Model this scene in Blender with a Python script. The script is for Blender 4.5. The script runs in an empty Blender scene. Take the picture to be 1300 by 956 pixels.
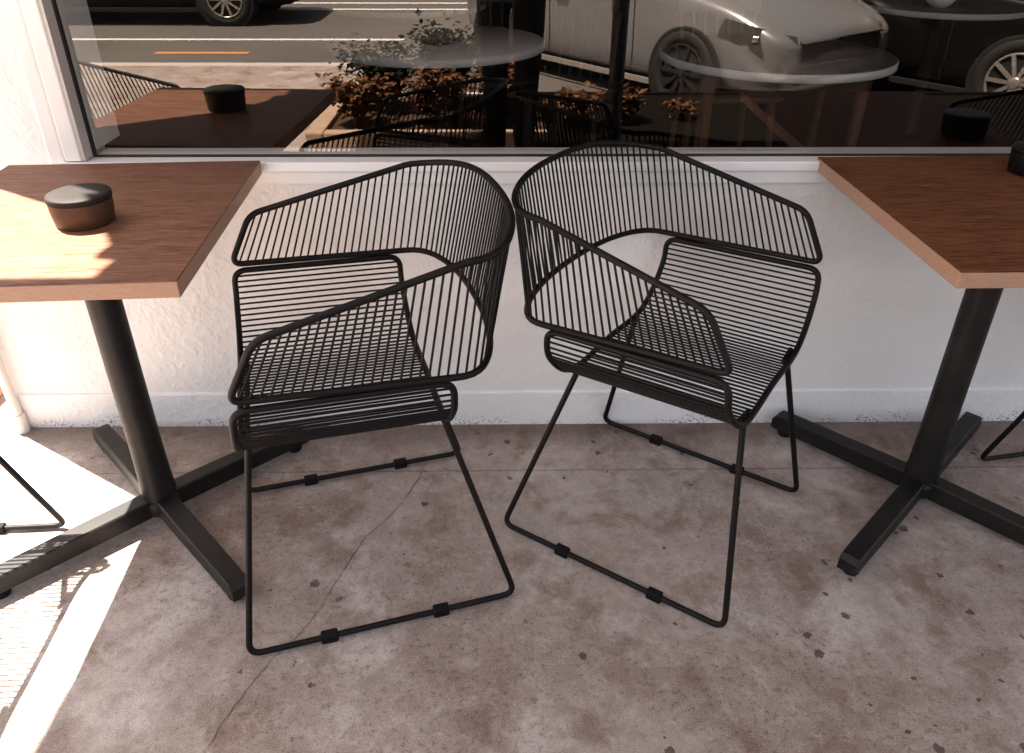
import bpy, bmesh, math, random
from mathutils import Vector, Matrix
R = math.radians
random.seed(7)
scene = bpy.context.scene
col = scene.collection

# ------------------------------------------------------------------ helpers
def link(o, parent=None):
    col.objects.link(o)
    if parent: o.parent = parent
    return o

def tag(o, label=None, cat=None, group=None, kind=None):
    if label: o['label'] = label
    if cat: o['category'] = cat
    if group: o['group'] = group
    if kind: o['kind'] = kind
    return o

def empty(name, loc=(0, 0, 0), rz=0.0):
    o = bpy.data.objects.new(name, None)
    o.empty_display_size = .1
    o.location = loc; o.rotation_euler = (0, 0, rz)
    return link(o)

def copy_tree(o, parent=None):
    c = o.copy(); col.objects.link(c)
    if parent: c.parent = parent
    for ch in [x for x in scene.objects if x.parent == o]:
        copy_tree(ch, c)
    return c

class MB:
    """collects shapes, builds ONE mesh object"""
    def __init__(s): s.v = []; s.f = []; s.sm = []; s.mi = []
    def add(s, vs, fs, smooth=False, mi=0):
        n = len(s.v); s.v += [tuple(v) for v in vs]
        for f in fs: s.f.append(tuple(i + n for i in f)); s.sm.append(smooth); s.mi.append(mi)
    def box(s, x0, x1, y0, y1, z0, z1, mi=0, M=None):
        vs = [Vector((x, y, z)) for z in (z0, z1) for y in (y0, y1) for x in (x0, x1)]
        if M: vs = [M @ v for v in vs]
        s.add(vs, [(0, 2, 3, 1), (4, 5, 7, 6), (0, 1, 5, 4), (1, 3, 7, 5), (3, 2, 6, 7), (2, 0, 4, 6)], False, mi)
    def bbox(s, x0, x1, y0, y1, z0, z1, b=.003, mi=0, M=None):
        """bevelled box"""
        bm = bmesh.new(); bmesh.ops.create_cube(bm, size=1)
        for v in bm.verts:
            v.co = Vector(((x0 + x1) / 2 + v.co.x * (x1 - x0), (y0 + y1) / 2 + v.co.y * (y1 - y0), (z0 + z1) / 2 + v.co.z * (z1 - z0)))
        bmesh.ops.bevel(bm, geom=bm.edges[:], offset=b, segments=2, profile=.5, affect='EDGES')
        bm.verts.index_update()
        vs = [M @ v.co if M else v.co.copy() for v in bm.verts]
        s.add(vs, [[v.index for v in f.verts] for f in bm.faces], False, mi); bm.free()
    def tube(s, P, r, n=8, closed=False, cap=True, mi=0):
        P = [Vector(p) for p in P]; m = len(P)
        T = []
        for i in range(m):
            a = P[(i - 1) % m] if (closed or i > 0) else P[i]
            b = P[(i + 1) % m] if (closed or i < m - 1) else P[i]
            T.append((b - a).normalized())
        up = Vector((0, 0, 1)) if abs(T[0].z) < .9 else Vector((1, 0, 0))
        N = T[0].cross(up).normalized(); fr = [N]
        for i in range(1, m):
            N = (T[i - 1].rotation_difference(T[i])) @ fr[-1]
            N = (N - T[i] * N.dot(T[i])).normalized(); fr.append(N)
        vs = []
        for i in range(m):
            B = T[i].cross(fr[i])
            rr = r[i] if isinstance(r, (list, tuple)) else r
            for k in range(n):
                a = 2 * math.pi * k / n
                vs.append(P[i] + (fr[i] * math.cos(a) + B * math.sin(a)) * rr)
        fs = []
        for i in range(m if closed else m - 1):
            j = (i + 1) % m
            off = 0
            if closed and j == 0:
                off = min(range(n), key=lambda o: (vs[i * n] - vs[o]).length + (vs[i * n + 1] - vs[(o + 1) % n]).length)
            for k in range(n):
                fs.append((i * n + k, i * n + (k + 1) % n, j * n + (k + 1 + off) % n, j * n + (k + off) % n))
        s.add(vs, fs, True, mi)
        if cap and not closed:
            s.add(vs[:n], [tuple(range(n))[::-1]], False, mi); s.add(vs[-n:], [tuple(range(n))], False, mi)
    def lathe(s, prof, n=48, c=(0, 0, 0), mi=0, smooth=True, axis='z'):
        vs = []
        for r, z in prof:
            for k in range(n):
                a = 2 * math.pi * k / n
                p = (r * math.cos(a), r * math.sin(a), z)
                if axis == 'y': p = (p[0], p[2], p[1])
                vs.append((c[0] + p[0], c[1] + p[1], c[2] + p[2]))
        fs = []
        for i in range(len(prof) - 1):
            for k in range(n):
                fs.append((i * n + k, i * n + (k + 1) % n, (i + 1) * n + (k + 1) % n, (i + 1) * n + k))
        s.add(vs, fs, smooth, mi)
        for i, rev in ((0, True), (len(prof) - 1, False)):
            if prof[i][0] > 1e-5:
                q = tuple(range(n)); s.add(vs[i * n:(i + 1) * n], [q[::-1] if rev else q], False, mi)
    def prism(s, poly, z0, z1, mi=0):
        n = len(poly)
        vs = [(x, y, z0) for x, y in poly] + [(x, y, z1) for x, y in poly]
        fs = [tuple(range(n))[::-1], tuple(range(n, 2 * n))]
        for i in range(n): fs.append((i, (i + 1) % n, n + (i + 1) % n, n + i))
        s.add(vs, fs, False, mi)
    def build(s, name, mat, parent=None, fix=True):
        me = bpy.data.meshes.new(name)
        me.from_pydata(s.v, [], s.f)
        me.polygons.foreach_set('use_smooth', s.sm)
        for m in (mat if isinstance(mat, (list, tuple)) else [mat]): me.materials.append(m)
        me.polygons.foreach_set('material_index', s.mi)
        if fix:
            bm = bmesh.new(); bm.from_mesh(me)
            bmesh.ops.recalc_face_normals(bm, faces=bm.faces[:]); bm.to_mesh(me); bm.free()
        me.update()
        return link(bpy.data.objects.new(name, me), parent)

def fillet(P, r, closed=False, seg=6):
    P = [Vector(p) for p in P]; out = []; m = len(P)
    for i in range(m):
        rr = r[i] if isinstance(r, (list, tuple)) else r
        if (not closed and i in (0, m - 1)) or rr <= 0: out.append(P[i]); continue
        a, b, c = P[(i - 1) % m], P[i], P[(i + 1) % m]
        d1 = (a - b); d2 = (c - b)
        t = min(rr, d1.length * .49, d2.length * .49)
        p0 = b + d1.normalized() * t; p2 = b + d2.normalized() * t
        for k in range(seg + 1):
            u = k / seg
            out.append(p0 * (1 - u) ** 2 + b * 2 * u * (1 - u) + p2 * u * u)
    return out

def resample(P, fr):
    P = [Vector(p) for p in P]; d = [0]
    for i in range(1, len(P)): d.append(d[-1] + (P[i] - P[i - 1]).length)
    out = []; j = 0
    for f in fr:
        t = f * d[-1]
        while j < len(P) - 2 and d[j + 1] < t: j += 1
        while j > 0 and d[j] > t: j -= 1
        u = (t - d[j]) / max(d[j + 1] - d[j], 1e-9)
        out.append(P[j].lerp(P[j + 1], u))
    return out

# ------------------------------------------------------------------ materials
class NT:
    def __init__(s, name):
        s.m = bpy.data.materials.new(name); s.m.use_nodes = True
        s.t = s.m.node_tree; s.n = s.t.nodes
        s.b = s.n['Principled BSDF']; s.out = s.n['Material Output']
    def node(s, typ, **kw):
        n = s.n.new(typ)
        for k, v in kw.items(): setattr(n, k, v)
        return n
    def link(s, a, b): s.t.links.new(a, b)
    def val(s, sock, x):
        if hasattr(x, 'links'): s.link(x, sock)
        else: sock.default_value = x
    def coord(s, kind='Object', scale=(1, 1, 1), rot=(0, 0, 0)):
        tc = s.node('ShaderNodeTexCoord'); mp = s.node('ShaderNodeMapping')
        mp.inputs['Scale'].default_value = scale; mp.inputs['Rotation'].default_value = rot
        s.link(tc.outputs[kind], mp.inputs['Vector']); return mp.outputs['Vector']
    def noise(s, vec, scale, detail=4, rough=.55, dist=0.0):
        n = s.node('ShaderNodeTexNoise'); n.inputs['Scale'].default_value = scale
        n.inputs['Detail'].default_value = detail; n.inputs['Roughness'].default_value = rough
        n.inputs['Distortion'].default_value = dist
        s.link(vec, n.inputs['Vector']); return n.outputs['Fac']
    def vor(s, vec, scale, feature='F1', rnd=1.0):
        n = s.node('ShaderNodeTexVoronoi', feature=feature); n.inputs['Scale'].default_value = scale
        n.inputs['Randomness'].default_value = rnd
        s.link(vec, n.inputs['Vector']); return n
    def ramp(s, fac, stops, interp='LINEAR'):
        n = s.node('ShaderNodeValToRGB'); n.color_ramp.interpolation = interp
        e = n.color_ramp.elements
        while len(e) < len(stops): e.new(.5)
        for i, (p, c) in enumerate(stops):
            e[i].position = p
            e[i].color = (c, c, c, 1) if isinstance(c, (int, float)) else (*c, 1)
        s.link(fac, n.inputs['Fac']); return n.outputs['Color']
    def math(s, op, a, b=0.0, clamp=False):
        n = s.node('ShaderNodeMath', operation=op, use_clamp=clamp)
        s.val(n.inputs[0], a); s.val(n.inputs[1], b); return n.outputs[0]
    def mix(s, fac, a, b, mode='MIX'):
        n = s.node('ShaderNodeMix', data_type='RGBA', blend_type=mode)
        s.val(n.inputs['Factor'], fac)
        for k, x in (('A', a), ('B', b)):
            sock = [i for i in n.inputs if i.name == k and i.type == 'RGBA'][0]
            if hasattr(x, 'links'): s.link(x, sock)
            else: sock.default_value = (*x, 1)
        return [o for o in n.outputs if o.type == 'RGBA'][0]
    def bump(s, h, strength=.3, dist=.01):
        n = s.node('ShaderNodeBump'); n.inputs['Strength'].default_value = strength
        n.inputs['Distance'].default_value = dist
        s.link(h, n.inputs['Height']); s.link(n.outputs['Normal'], s.b.inputs['Normal']); return n
    def set(s, color=None, rough=None, metal=None, spec=None):
        if color is not None:
            if hasattr(color, 'links'): s.link(color, s.b.inputs['Base Color'])
            else: s.b.inputs['Base Color'].default_value = (*color, 1)
        if rough is not None: s.val(s.b.inputs['Roughness'], rough)
        if metal is not None: s.b.inputs['Metallic'].default_value = metal
        if spec is not None: s.b.inputs['Specular IOR Level'].default_value = spec
        return s.m

def simple(name, c, rough=.5, metal=0.0, spec=.5, var=.12, scale=14):
    t = NT(name); v = t.coord()
    n = t.noise(v, scale, 5)
    c2 = tuple(x * (1 - var) for x in c); c1 = tuple(min(1, x * (1 + var)) for x in c)
    return t.set(t.mix(n, c2, c1), rough, metal, spec)

def mat_powder(name='powder_coated_steel', c1=(.0030, .0022, .0020), c2=(.0105, .0062, .0046), spec=.22):
    t = NT(name); v = t.coord()
    n = t.noise(v, 60, 4); w = t.noise(v, 9, 4)
    c = t.mix(t.ramp(w, [(.45, 0), (.75, 1)]), c1, c2)
    t.bump(n, .08, .001)
    return t.set(c, t.math('ADD', t.math('MULTIPLY', n, .2), .42), 0.0, spec)

def mat_concrete():
    t = NT('old_concrete'); v = t.coord()
    big = t.noise(v, 1.9, 5, .6, .4); mid = t.noise(v, 6.5, 7, .66, .3); blot = t.noise(v, 24, 7, .72, .2); fine = t.noise(v, 85, 6, .75); grit = t.noise(v, 380, 3, .7)
    base = t.mix(t.ramp(big, [(.36, 0), (.64, 1)]), C_CON1, C_CON2)
    pale = t.noise(v, 3.7, 6, .65, .5)
    base = t.mix(t.math('MULTIPLY', t.ramp(pale, [(.52, 0), (.64, 1)]), .60), base, C_CON4)
    base = t.mix(t.math('MULTIPLY', t.ramp(mid, [(.50, 0), (.66, 1)]), .80), base, C_CON3)          # brown weathering
    base = t.mix(t.math('MULTIPLY', t.ramp(blot, [(.36, 1), (.52, 0)]), .34), base, (.17, .115, .092))
    base = t.mix(t.math('MULTIPLY', t.ramp(blot, [(.54, 0), (.70, 1)]), .40), base, (.60, .54, .51))
    base = t.mix(t.math('MULTIPLY', t.ramp(fine, [(.36, 1), (.47, 0)]), t.math('MULTIPLY', t.ramp(big, [(.40, .75), (.60, .15)]), 1.0)), base, (.085, .06, .05))
    fl = t.noise(t.coord('Object', (22, 75, 20), (0, 0, .5)), 1.7, 4, .6)                            # scratches and flecks
    base = t.mix(t.math('MULTIPLY', t.ramp(fl, [(.71, 0), (.76, 1)]), .45), base, (.09, .06, .05))
    base = t.mix(t.math('MULTIPLY', t.ramp(grit, [(.36, 1), (.46, 0)]), .55), base, (.08, .06, .05))
    base = t.mix(t.math('MULTIPLY', t.ramp(grit, [(.58, 0), (.68, 1)]), .50), base, (.70, .63, .58))
    # drips and spots, denser in worn areas
    sv = t.vor(v, 21); sel = t.noise(v, 2.6, 3)
    wob = t.noise(v, 90, 3)
    d = t.math('ADD', sv.outputs['Distance'], t.math('MULTIPLY', t.math('SUBTRACT', wob, .5), .42))
    rsz = t.math('MULTIPLY', t.math('SUBTRACT', sv.outputs['Color'], .34), .38)
    spot = t.math('LESS_THAN', d, rsz)
    tone = t.noise(v, 14, 4)
    sp0 = t.node('ShaderNodeSeparateXYZ'); t.link(v, sp0.inputs[0])
    worn = t.math('MULTIPLY', t.ramp(sp0.outputs['X'], [(.0, 0), (.35, 1)]), t.ramp(t.math('MULTIPLY', sp0.outputs['Y'], -1.0), [(.42, 0), (.62, 1)]))
    sel = t.math('ADD', sel, t.math('MULTIPLY', worn, .22))
    spot = t.math('MULTIPLY', spot, t.ramp(sel, [(.46, 0), (.54, 1)]))
    base = t.mix(t.math('MULTIPLY', spot, .80), base, (.05, .034, .027))
    # construction joint parallel to the shop front
    sep = t.node('ShaderNodeSeparateXYZ'); t.link(v, sep.inputs[0])
    jy = t.math('ABSOLUTE', t.math('ADD', t.math('ADD', sep.outputs['Y'], .214), t.math('MULTIPLY', t.math('SUBTRACT', t.noise(v, 25, 3), .5), .006)))
    j = t.ramp(jy, [(.0007, 1), (.0022, 0)])
    base = t.mix(t.math('MULTIPLY', j, .6), base, (.07, .05, .042))
    # grime along the foot of the wall
    g = t.math('ADD', t.math('MULTIPLY', sep.outputs['Y'], -1), t.math('MULTIPLY', t.noise(v, 14, 4), -.10))
    base = t.mix(t.math('MULTIPLY', t.ramp(g, [(-.02, 1), (.10, 0)]), .60), base, (.085, .055, .042))
    h = t.math('ADD', t.math('MULTIPLY', grit, .35), t.math('ADD', fine, t.math('MULTIPLY', mid, 1.2)))
    t.bump(h, .45, .004)
    return t.set(base, t.math('ADD', t.math('MULTIPLY', mid, .25), .62), 0, .35)

def mat_stucco(name='painted_stucco', base=(.85, .83, .815)):
    t = NT(name); v = t.coord()
    lump = t.noise(v, 42, 4, .55, .3); l2 = t.noise(v, 130, 3, .5, .3); lo = t.noise(v, 3, 4)
    c = t.mix(t.ramp(lo, [(.35, 0), (.65, 1)]), tuple(x * .95 for x in base), base)
    # sparse chips and specks
    sv = t.vor(v, 26); wob = t.noise(v, 160, 3)
    d = t.math('ADD', sv.outputs['Distance'], t.math('MULTIPLY', t.math('SUBTRACT', wob, .5), .3))
    spot = t.math('LESS_THAN', d, t.math('MULTIPLY', t.math('SUBTRACT', sv.outputs['Color'], .80), .8))
    c = t.mix(t.math('MULTIPLY', spot, .6), c, (.16, .13, .115))
    # splash dirt near the ground
    sep = t.node('ShaderNodeSeparateXYZ'); t.link(v, sep.inputs[0])
    dirt = t.noise(v, 170, 4, .6); big = t.noise(v, 9, 4)
    lowm = t.ramp(t.math('ADD', sep.outputs['Z'], t.math('MULTIPLY', t.math('SUBTRACT', t.noise(v, 5, 6, .7), .47), .22)), [(.002, 1), (.030, 0)])
    dm = t.math('MULTIPLY', t.ramp(dirt, [(.53, 0), (.60, 1)]), lowm)
    c = t.mix(t.math('MULTIPLY', dm, .9), c, (.06, .048, .04))
    h = t.math('ADD', t.ramp(lump, [(.42, 0), (.72, 1)]), t.math('MULTIPLY', l2, .35))
    t.bump(h, .36, .005)
    return t.set(c, .62, 0, .4)

def mat_paint(name, c, rough=.38):
    t = NT(name); v = t.coord()
    n = t.noise(v, 9, 5); s = t.noise(v, 120, 4)
    k = t.mix(t.ramp(n, [(.3, 0), (.7, 1)]), tuple(x * .93 for x in c), c)
    k = t.mix(t.math('MULTIPLY', t.ramp(s, [(.72, 0), (.76, 1)]), .4), k, (.25, .2, .17))
    t.bump(t.noise(v, 30, 4), .12, .003)
    return t.set(k, rough, 0, .5)

def mat_veneer(name, c1, c2, c3, rough=.38, spec=.06):
    t = NT(name); v = t.coord('Object', (1, 1, 1))
    st = t.coord('Object', (2.2, 26, 2)); st2 = t.coord('Object', (9, 160, 4))
    a = t.noise(st, 2.2, 6, .6, 1.2); b = t.noise(st2, 2.5, 4, .6, .2); bl = t.noise(v, 5, 4)
    k = t.mix(t.ramp(a, [(.32, 0), (.68, 1)]), c1, c2)
    k = t.mix(t.math('MULTIPLY', t.ramp(b, [(.47, 0), (.62, 1)]), .75), k, c3)
    k = t.mix(t.math('MULTIPLY', t.ramp(bl, [(.45, 0), (.7, 1)]), .25), k, c2)
    sc = t.noise(t.coord('Object', (30, 30, 5), (0, 0, .7)), 1.4, 6, .7, 1.5)                  # wear, scuffs, spills
    k = t.mix(t.math('MULTIPLY', t.ramp(sc, [(.60, 0), (.74, 1)]), .35), k, c3)
    k = t.mix(t.math('MULTIPLY', t.ramp(sc, [(.24, 1), (.36, 0)]), .30), k, tuple(min(1, x * 1.35 + .02) for x in c2))
    t.bump(b, .10, .0012)
    return t.set(k, t.math('ADD', t.math('MULTIPLY', a, .22), rough + .04), 0, spec)

def mat_ply_edge(name, z0, th, c=(.52, .30, .20)):
    """laminated edge: thin plies stacked in z"""
    t = NT(name); v = t.coord(); sep = t.node('ShaderNodeSeparateXYZ'); t.link(v, sep.inputs[0])
    wob = t.noise(v, 12, 3)
    z = t.math('ADD', t.math('SUBTRACT', sep.outputs['Z'], z0), t.math('MULTIPLY', t.math('SUBTRACT', wob, .5), .0012))
    ph = t.math('FRACT', t.math('MULTIPLY', z, 7.0 / th))
    lay = t.ramp(ph, [(.0, .35), (.16, 1.0), (.5, .82), (.55, .55), (.62, .95), (1.0, .9)])
    s = t.noise(t.coord('Object', (60, 60, 500)), 1.6, 4, .6)
    k = t.mix(t.ramp(s, [(.35, 0), (.7, 1)]), tuple(x * .72 for x in c), c)
    k = t.mix(1.0, k, lay, 'MULTIPLY')
    k = t.mix(.18, k, c)
    return t.set(k, .55, 0, .35)

def mat_glass():
    t = NT('window_glass')
    tr = t.node('ShaderNodeBsdfTransparent'); tr.inputs['Color'].default_value = (.80, .80, .79, 1)
    gl = t.node('ShaderNodeBsdfGlossy'); gl.inputs['Roughness'].default_value = 0.0
    gl.inputs['Color'].default_value = (1, .905, .825, 1)
    ge = t.node('ShaderNodeNewGeometry'); dt = t.node('ShaderNodeVectorMath', operation='DOT_PRODUCT')
    t.link(ge.outputs['Normal'], dt.inputs[0]); t.link(ge.outputs['Incoming'], dt.inputs[1])
    c5 = t.math('POWER', t.math('SUBTRACT', 1.0, t.math('ABSOLUTE', dt.outputs['Value'])), 5.0)
    f = t.math('ADD', t.math('MULTIPLY', c5, .85), GLASS_BASE, True)
    v = t.coord(); 
    sv = t.vor(v, 20); dust = t.math('LESS_THAN', t.math('ADD', sv.outputs['Distance'], 0.0), t.math('MULTIPLY', t.math('SUBTRACT', sv.outputs['Color'], .90), .5))
    mx = t.node('ShaderNodeMixShader'); t.link(f, mx.inputs[0]); t.link(tr.outputs[0], mx.inputs[1]); t.link(gl.outputs[0], mx.inputs[2])
    df = t.node('ShaderNodeBsdfDiffuse'); df.inputs['Color'].default_value = (.75, .72, .7, 1)
    m2 = t.node('ShaderNodeMixShader'); t.link(t.math('MULTIPLY', dust, .5), m2.inputs[0]); t.link(mx.outputs[0], m2.inputs[1]); t.link(df.outputs[0], m2.inputs[2])
    t.link(m2.outputs[0], t.out.inputs['Surface'])
    t.n.remove(t.b)
    return t.m

def mat_leaf(name, c1, c2):
    t = NT(name); oi = t.node('ShaderNodeNewGeometry')
    k = t.mix(oi.outputs['Random Per Island'], c1, c2)
    t.set(k, .6, 0, .08)
    return t.m

def mat_asphalt():
    t = NT('asphalt'); v = t.coord()
    n = t.noise(v, .6, 5); g = t.noise(v, 60, 4, .7)
    k = t.mix(t.ramp(n, [(.35, 0), (.65, 1)]), (.085, .078, .073), (.12, .108, .10))
    k = t.mix(t.math('MULTIPLY', t.ramp(g, [(.45, 0), (.65, 1)]), .4), k, (.17, .155, .145))
    t.bump(g, .3, .006)
    return t.set(k, .85, 0, .3)

# base colours that matter for the match
C_CON1, C_CON2, C_CON3, C_CON4 = (.31, .246, .212), (.41, .353, .318), (.178, .112, .083), (.56, .51, .475)
GLASS_BASE = .105

M = {}
M['steel'] = mat_powder()
M['concrete'] = mat_concrete()
M['stucco'] = mat_stucco()
M['plinth'] = mat_stucco('painted_plinth', (.86, .845, .835))
M['trim'] = mat_paint('white_gloss_paint', (.86, .845, .83))
M['reveal'] = mat_paint('mid_grey_reveal', (.56, .52, .50))  # inner reveal coloured mid grey, darker than the trim
M['gasket'] = simple('black_gasket', (.012, .011, .010), .6)
M['glass'] = mat_glass()
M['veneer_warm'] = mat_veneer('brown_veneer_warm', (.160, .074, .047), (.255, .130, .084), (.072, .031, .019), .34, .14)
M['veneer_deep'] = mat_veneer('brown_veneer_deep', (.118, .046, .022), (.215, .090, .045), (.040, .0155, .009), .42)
M['ply_edge'] = mat_ply_edge('plywood_edge', .71, .03)
M['ply_light'] = mat_ply_edge('pale_plywood_edge', .71, .03, (.86, .82, .80))
M['column'] = mat_powder('black_cast_steel', (.004, .0033, .003), (.017, .0125, .010), .32)
M['tin'] = simple('dark_brown_tin', (.060, .032, .020), .42, 0, .35, .3, 40)
M['tin_lid'] = simple('dark_tin_lid', (.020, .0165, .0145), .6, 0, .16, .35, 45)
M['rubber'] = simple('black_rubber', (.0035, .003, .003), .7, 0, .2)
M['asphalt'] = mat_asphalt()
M['kerb'] = simple('kerb_concrete', (.50, .44, .40), .8, 0, .3, .15, 8)
M['white_line'] = simple('white_road_paint', (.72, .69, .66), .7, 0, .3, .15, 30)
M['orange_line'] = simple('orange_road_paint', (.62, .26, .09), .7, 0, .3, .15, 30)
M['crack'] = simple('crack_dark_brown', (.07, .05, .042), .9)  # even dark brown for the crack ribbon
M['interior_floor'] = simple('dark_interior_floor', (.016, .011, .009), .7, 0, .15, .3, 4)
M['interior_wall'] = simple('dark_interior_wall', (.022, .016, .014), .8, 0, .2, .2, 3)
M['soffit'] = simple('white_soffit', (.72, .68, .65), .8, 0, .3, .06, 4)
M['roofing'] = simple('grey_roofing', (.22, .20, .19), .8)
M['round_top'] = simple('darkened_round_top', (.13, .105, .095), .4, 0, .4, .1, 5)  # tops darkened in colour so the street reflection shows over them
M['brightened_top'] = simple('brightened_round_top', (.80, .71, .65), .4, 0, .4, .1, 5)  # same kind of top, colour raised to make up for dim room light
M['orange_wood'] = simple('orange_brown_wood', (.12, .048, .022), .45, 0, .4, .25, 12)
M['dark_wood'] = simple('dark_stained_wood', (.030, .019, .014), .5, 0, .4, .2, 12)
M['spindle_wood'] = simple('worn_beech_wood', (.19, .095, .058), .5, 0, .4, .2, 12)
M['clay'] = simple('grey_glazed_clay', (.12, .10, .09), .4)
M['car_silver'] = simple('silver_car_paint', (.36, .36, .37), .27, .62, .5, .03, 3)
M['car_black'] = simple('black_car_paint', (.006, .0055, .0055), .22, 0, .22, .1, 3)
M['car_glass'] = simple('dark_car_glass', (.012, .012, .013), .05, 0, .6)
M['tyre'] = simple('tyre_rubber', (.016, .015, .014), .75)
M['alloy'] = simple('alloy_rim', (.55, .50, .46), .3, .7)
M['arch'] = simple('wheel_well', (.008, .0075, .007), .9)
M['lens'] = simple('headlamp_lens', (.09, .085, .08), .08, .2, .8)
M['chrome'] = simple('chrome_trim', (.75, .72, .70), .12, 1.0)
M['grille'] = simple('black_grille', (.02, .019, .018), .5)
M['planter'] = simple('black_planter_paint', (.006, .0055, .005), .9, 0, .05)
M['dark_soil'] = simple('near_black_soil', (.007, .0055, .0045), .95, 0, .05, .4, 30)  # soil coloured almost black
M['soil'] = simple('garden_soil', (.07, .04, .026), .95, 0, .2, .5, 30)
M['edge_stone'] = simple('tan_edging_stone', (.42, .30, .22), .85, 0, .3, .2, 10)
M['leaf_rust'] = mat_leaf('rusty_leaves', (.028, .013, .007), (.18, .082, .036))
M['leaf_green'] = mat_leaf('dark_green_leaves', (.008, .010, .005), (.034, .032, .015))
M['stem'] = simple('brown_stem', (.09, .055, .035), .8)
M['post'] = simple('dark_post_paint', (.018, .015, .014), .45)
M['pipe'] = simple('white_drain_pipe', (.74, .70, .68), .4)
M['terracotta'] = simple('terracotta_brick', (.36, .16, .085), .85, 0, .3, .25, 20)
M['skin'] = simple('skin', (.50, .30, .22), .5)
M['cloth_dark'] = simple('black_cotton', (.012, .011, .011), .9, 0, .2)
M['cloth_jeans'] = simple('black_denim', (.014, .013, .014), .85, 0, .2)
M['hair'] = simple('dark_brown_hair', (.02, .013, .009), .5)
M['cam_black'] = simple('black_camera_body', (.014, .013, .013), .45)

# ------------------------------------------------------------------ ground
ROAD = -.30
g = MB(); g.add([(-220, -220, ROAD), (220, -220, ROAD), (220, 220, ROAD), (-220, 220, ROAD)], [(0, 1, 2, 3)])
tag(g.build('road', M['asphalt']), kind='structure')
KB = -.95            # the parking bay starts here
g = MB(); g.prism([(-14, -4.98), (KB - .12, -4.98), (KB - .12, -3.86), (14, -3.86), (14, .02), (-1.34, .02), (-1.34, 6), (-14, 6)], -.42, 0)
tag(g.build('pavement', M['concrete']), kind='structure')
g = MB()
g.bbox(-14, KB, -5.12, -4.985, -.42, .004, .012)
g.bbox(KB - .115, KB + .02, -4.98, -3.865, -.42, .004, .012)
g.bbox(KB + .025, 14, -4.00, -3.865, -.42, .004, .012)
tag(g.build('kerb', M['kerb']), kind='structure')
LZ = ROAD + .004
def stripe(m, x0, x1, y0, y1): m.add([(x0, y0, LZ), (x1, y0, LZ), (x1, y1, LZ), (x0, y1, LZ)], [(0, 1, 2, 3)])
g = MB(); stripe(g, -14, -1.2, -8.28, -8.16); stripe(g, -14, 14, -11.08, -10.94); stripe(g, -14, 14, -11.85, -11.7)
tag(g.build('lane_line', M['white_line']), kind='structure')
g = MB(); stripe(g, -3.85, -2.82, -7.38, -7.26)
tag(g.build('parking_line', M['orange_line']), kind='structure')

# hairline crack in the paving
CR = [(-0.2718, -0.1822), (-0.257, -0.1697), (-0.2356, -0.2075), (-0.2457, -0.2497), (-0.2727, -0.3238), (-0.2938, -0.3669), (-0.3213, -0.4083), (-0.3477, -0.448), (-0.362, -0.491), (-0.3749, -0.5367), (-0.3904, -0.5803), (-0.403, -0.6342), (-0.418, -0.6696), (-0.4347, -0.7074), (-0.4554, -0.7364), (-0.4754, -0.7644), (-0.4901, -0.7983), (-0.5061, -0.834), (-.53, -.9), (-.55, -1.0)]
def ribbon(P, w):
    rn = random.Random(3); Q = []
    for i in range(len(P) - 1):
        for k in range(5):
            u = k / 5
            Q.append(Vector((P[i][0] * (1 - u) + P[i + 1][0] * u + rn.uniform(-.0022, .0022), P[i][1] * (1 - u) + P[i + 1][1] * u + rn.uniform(-.0016, .0016), .0012)))
    m = MB(); vs = []
    for i, q in enumerate(Q):
        d = (Q[min(i + 1, len(Q) - 1)] - Q[max(i - 1, 0)]).normalized(); n = Vector((-d.y, d.x, 0))
        ww = w * rn.uniform(.25, 1.1)
        vs += [q + n * ww / 2, q - n * ww / 2]
    m.add(vs, [(2 * i, 2 * i + 1, 2 * i + 3, 2 * i + 2) for i in range(len(Q) - 1)])
    return m
tag(ribbon(CR, .0019).build('pavement_crack', M['crack']), kind='structure')

# ------------------------------------------------------------------ cafe building
XL, XR, ZT, ZS, JX, GY = -1.35, 5.2, 3.5, .7335, -.961, .015
bld = empty('cafe_building', (XL, 0, 0))
tag(bld, 'white stucco shopfront with one wide fixed window, behind the chairs and tables', 'building')
bld.location = (0, 0, 0)
FY = -.0125
w = MB()
XW = 4.3; ZW = 2.25
w.box(XL, XR, FY, .16, -.05, ZS - .035)                # below the window
w.box(XL, JX - .045, FY, .16, ZS - .035, ZW + .05)      # left of it
w.box(XW + .05, XR, FY, .16, ZS - .035, ZW + .05)
w.box(XL, XR, FY, .16, ZW + .05, ZT)
w.box(XL, XL + .16, .16, 5.0, -.05, ZT)
w.box(XR - .16, XR, .16, 5.0, -.05, ZT)
w.box(XL, XR, 5.0, 5.16, -.05, ZT)
w.build('wall', M['stucco'], bld)
p = MB(); p.bbox(XL + .004, XR, FY - .006, FY + .02, -.02, .106, .005)
p.build('plinth', M['plinth'], bld)
r = MB(); r.box(XL - .03, XR + .03, -.03, 5.19, ZT + .002, ZT + .12); r.build('roof', M['roofing'], bld)
win = MB()                                             # outer painted window trim
win.bbox(JX - .055, XW + .055, -.030, .03, ZS - .0225, ZS, .003)            # sill ledge
win.bbox(JX - .060, XW + .060, -.022, -.008, ZS - .054, ZS - .024, .003)    # moulding below
win.bbox(JX - .046, JX - .009, -.028, .03, ZS + .002, ZW, .004)             # jambs
win.bbox(JX - .086, JX - .049, -.021, -.008, ZS - .055, ZW + .05, .006)
win.bbox(XW + .010, XW + .050, -.028, .03, ZS + .002, ZW, .004)
win.bbox(JX - .052, XW + .052, -.028, .03, ZW + .002, ZW + .045, .004)
wf = win.build('window_frame', M['trim'], bld)
rv = MB(); rv.box(JX - .0085, JX - .001, -.025, .026, ZS + .003, ZW - .002); rv.build('reveal', M['reveal'], wf)
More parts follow.
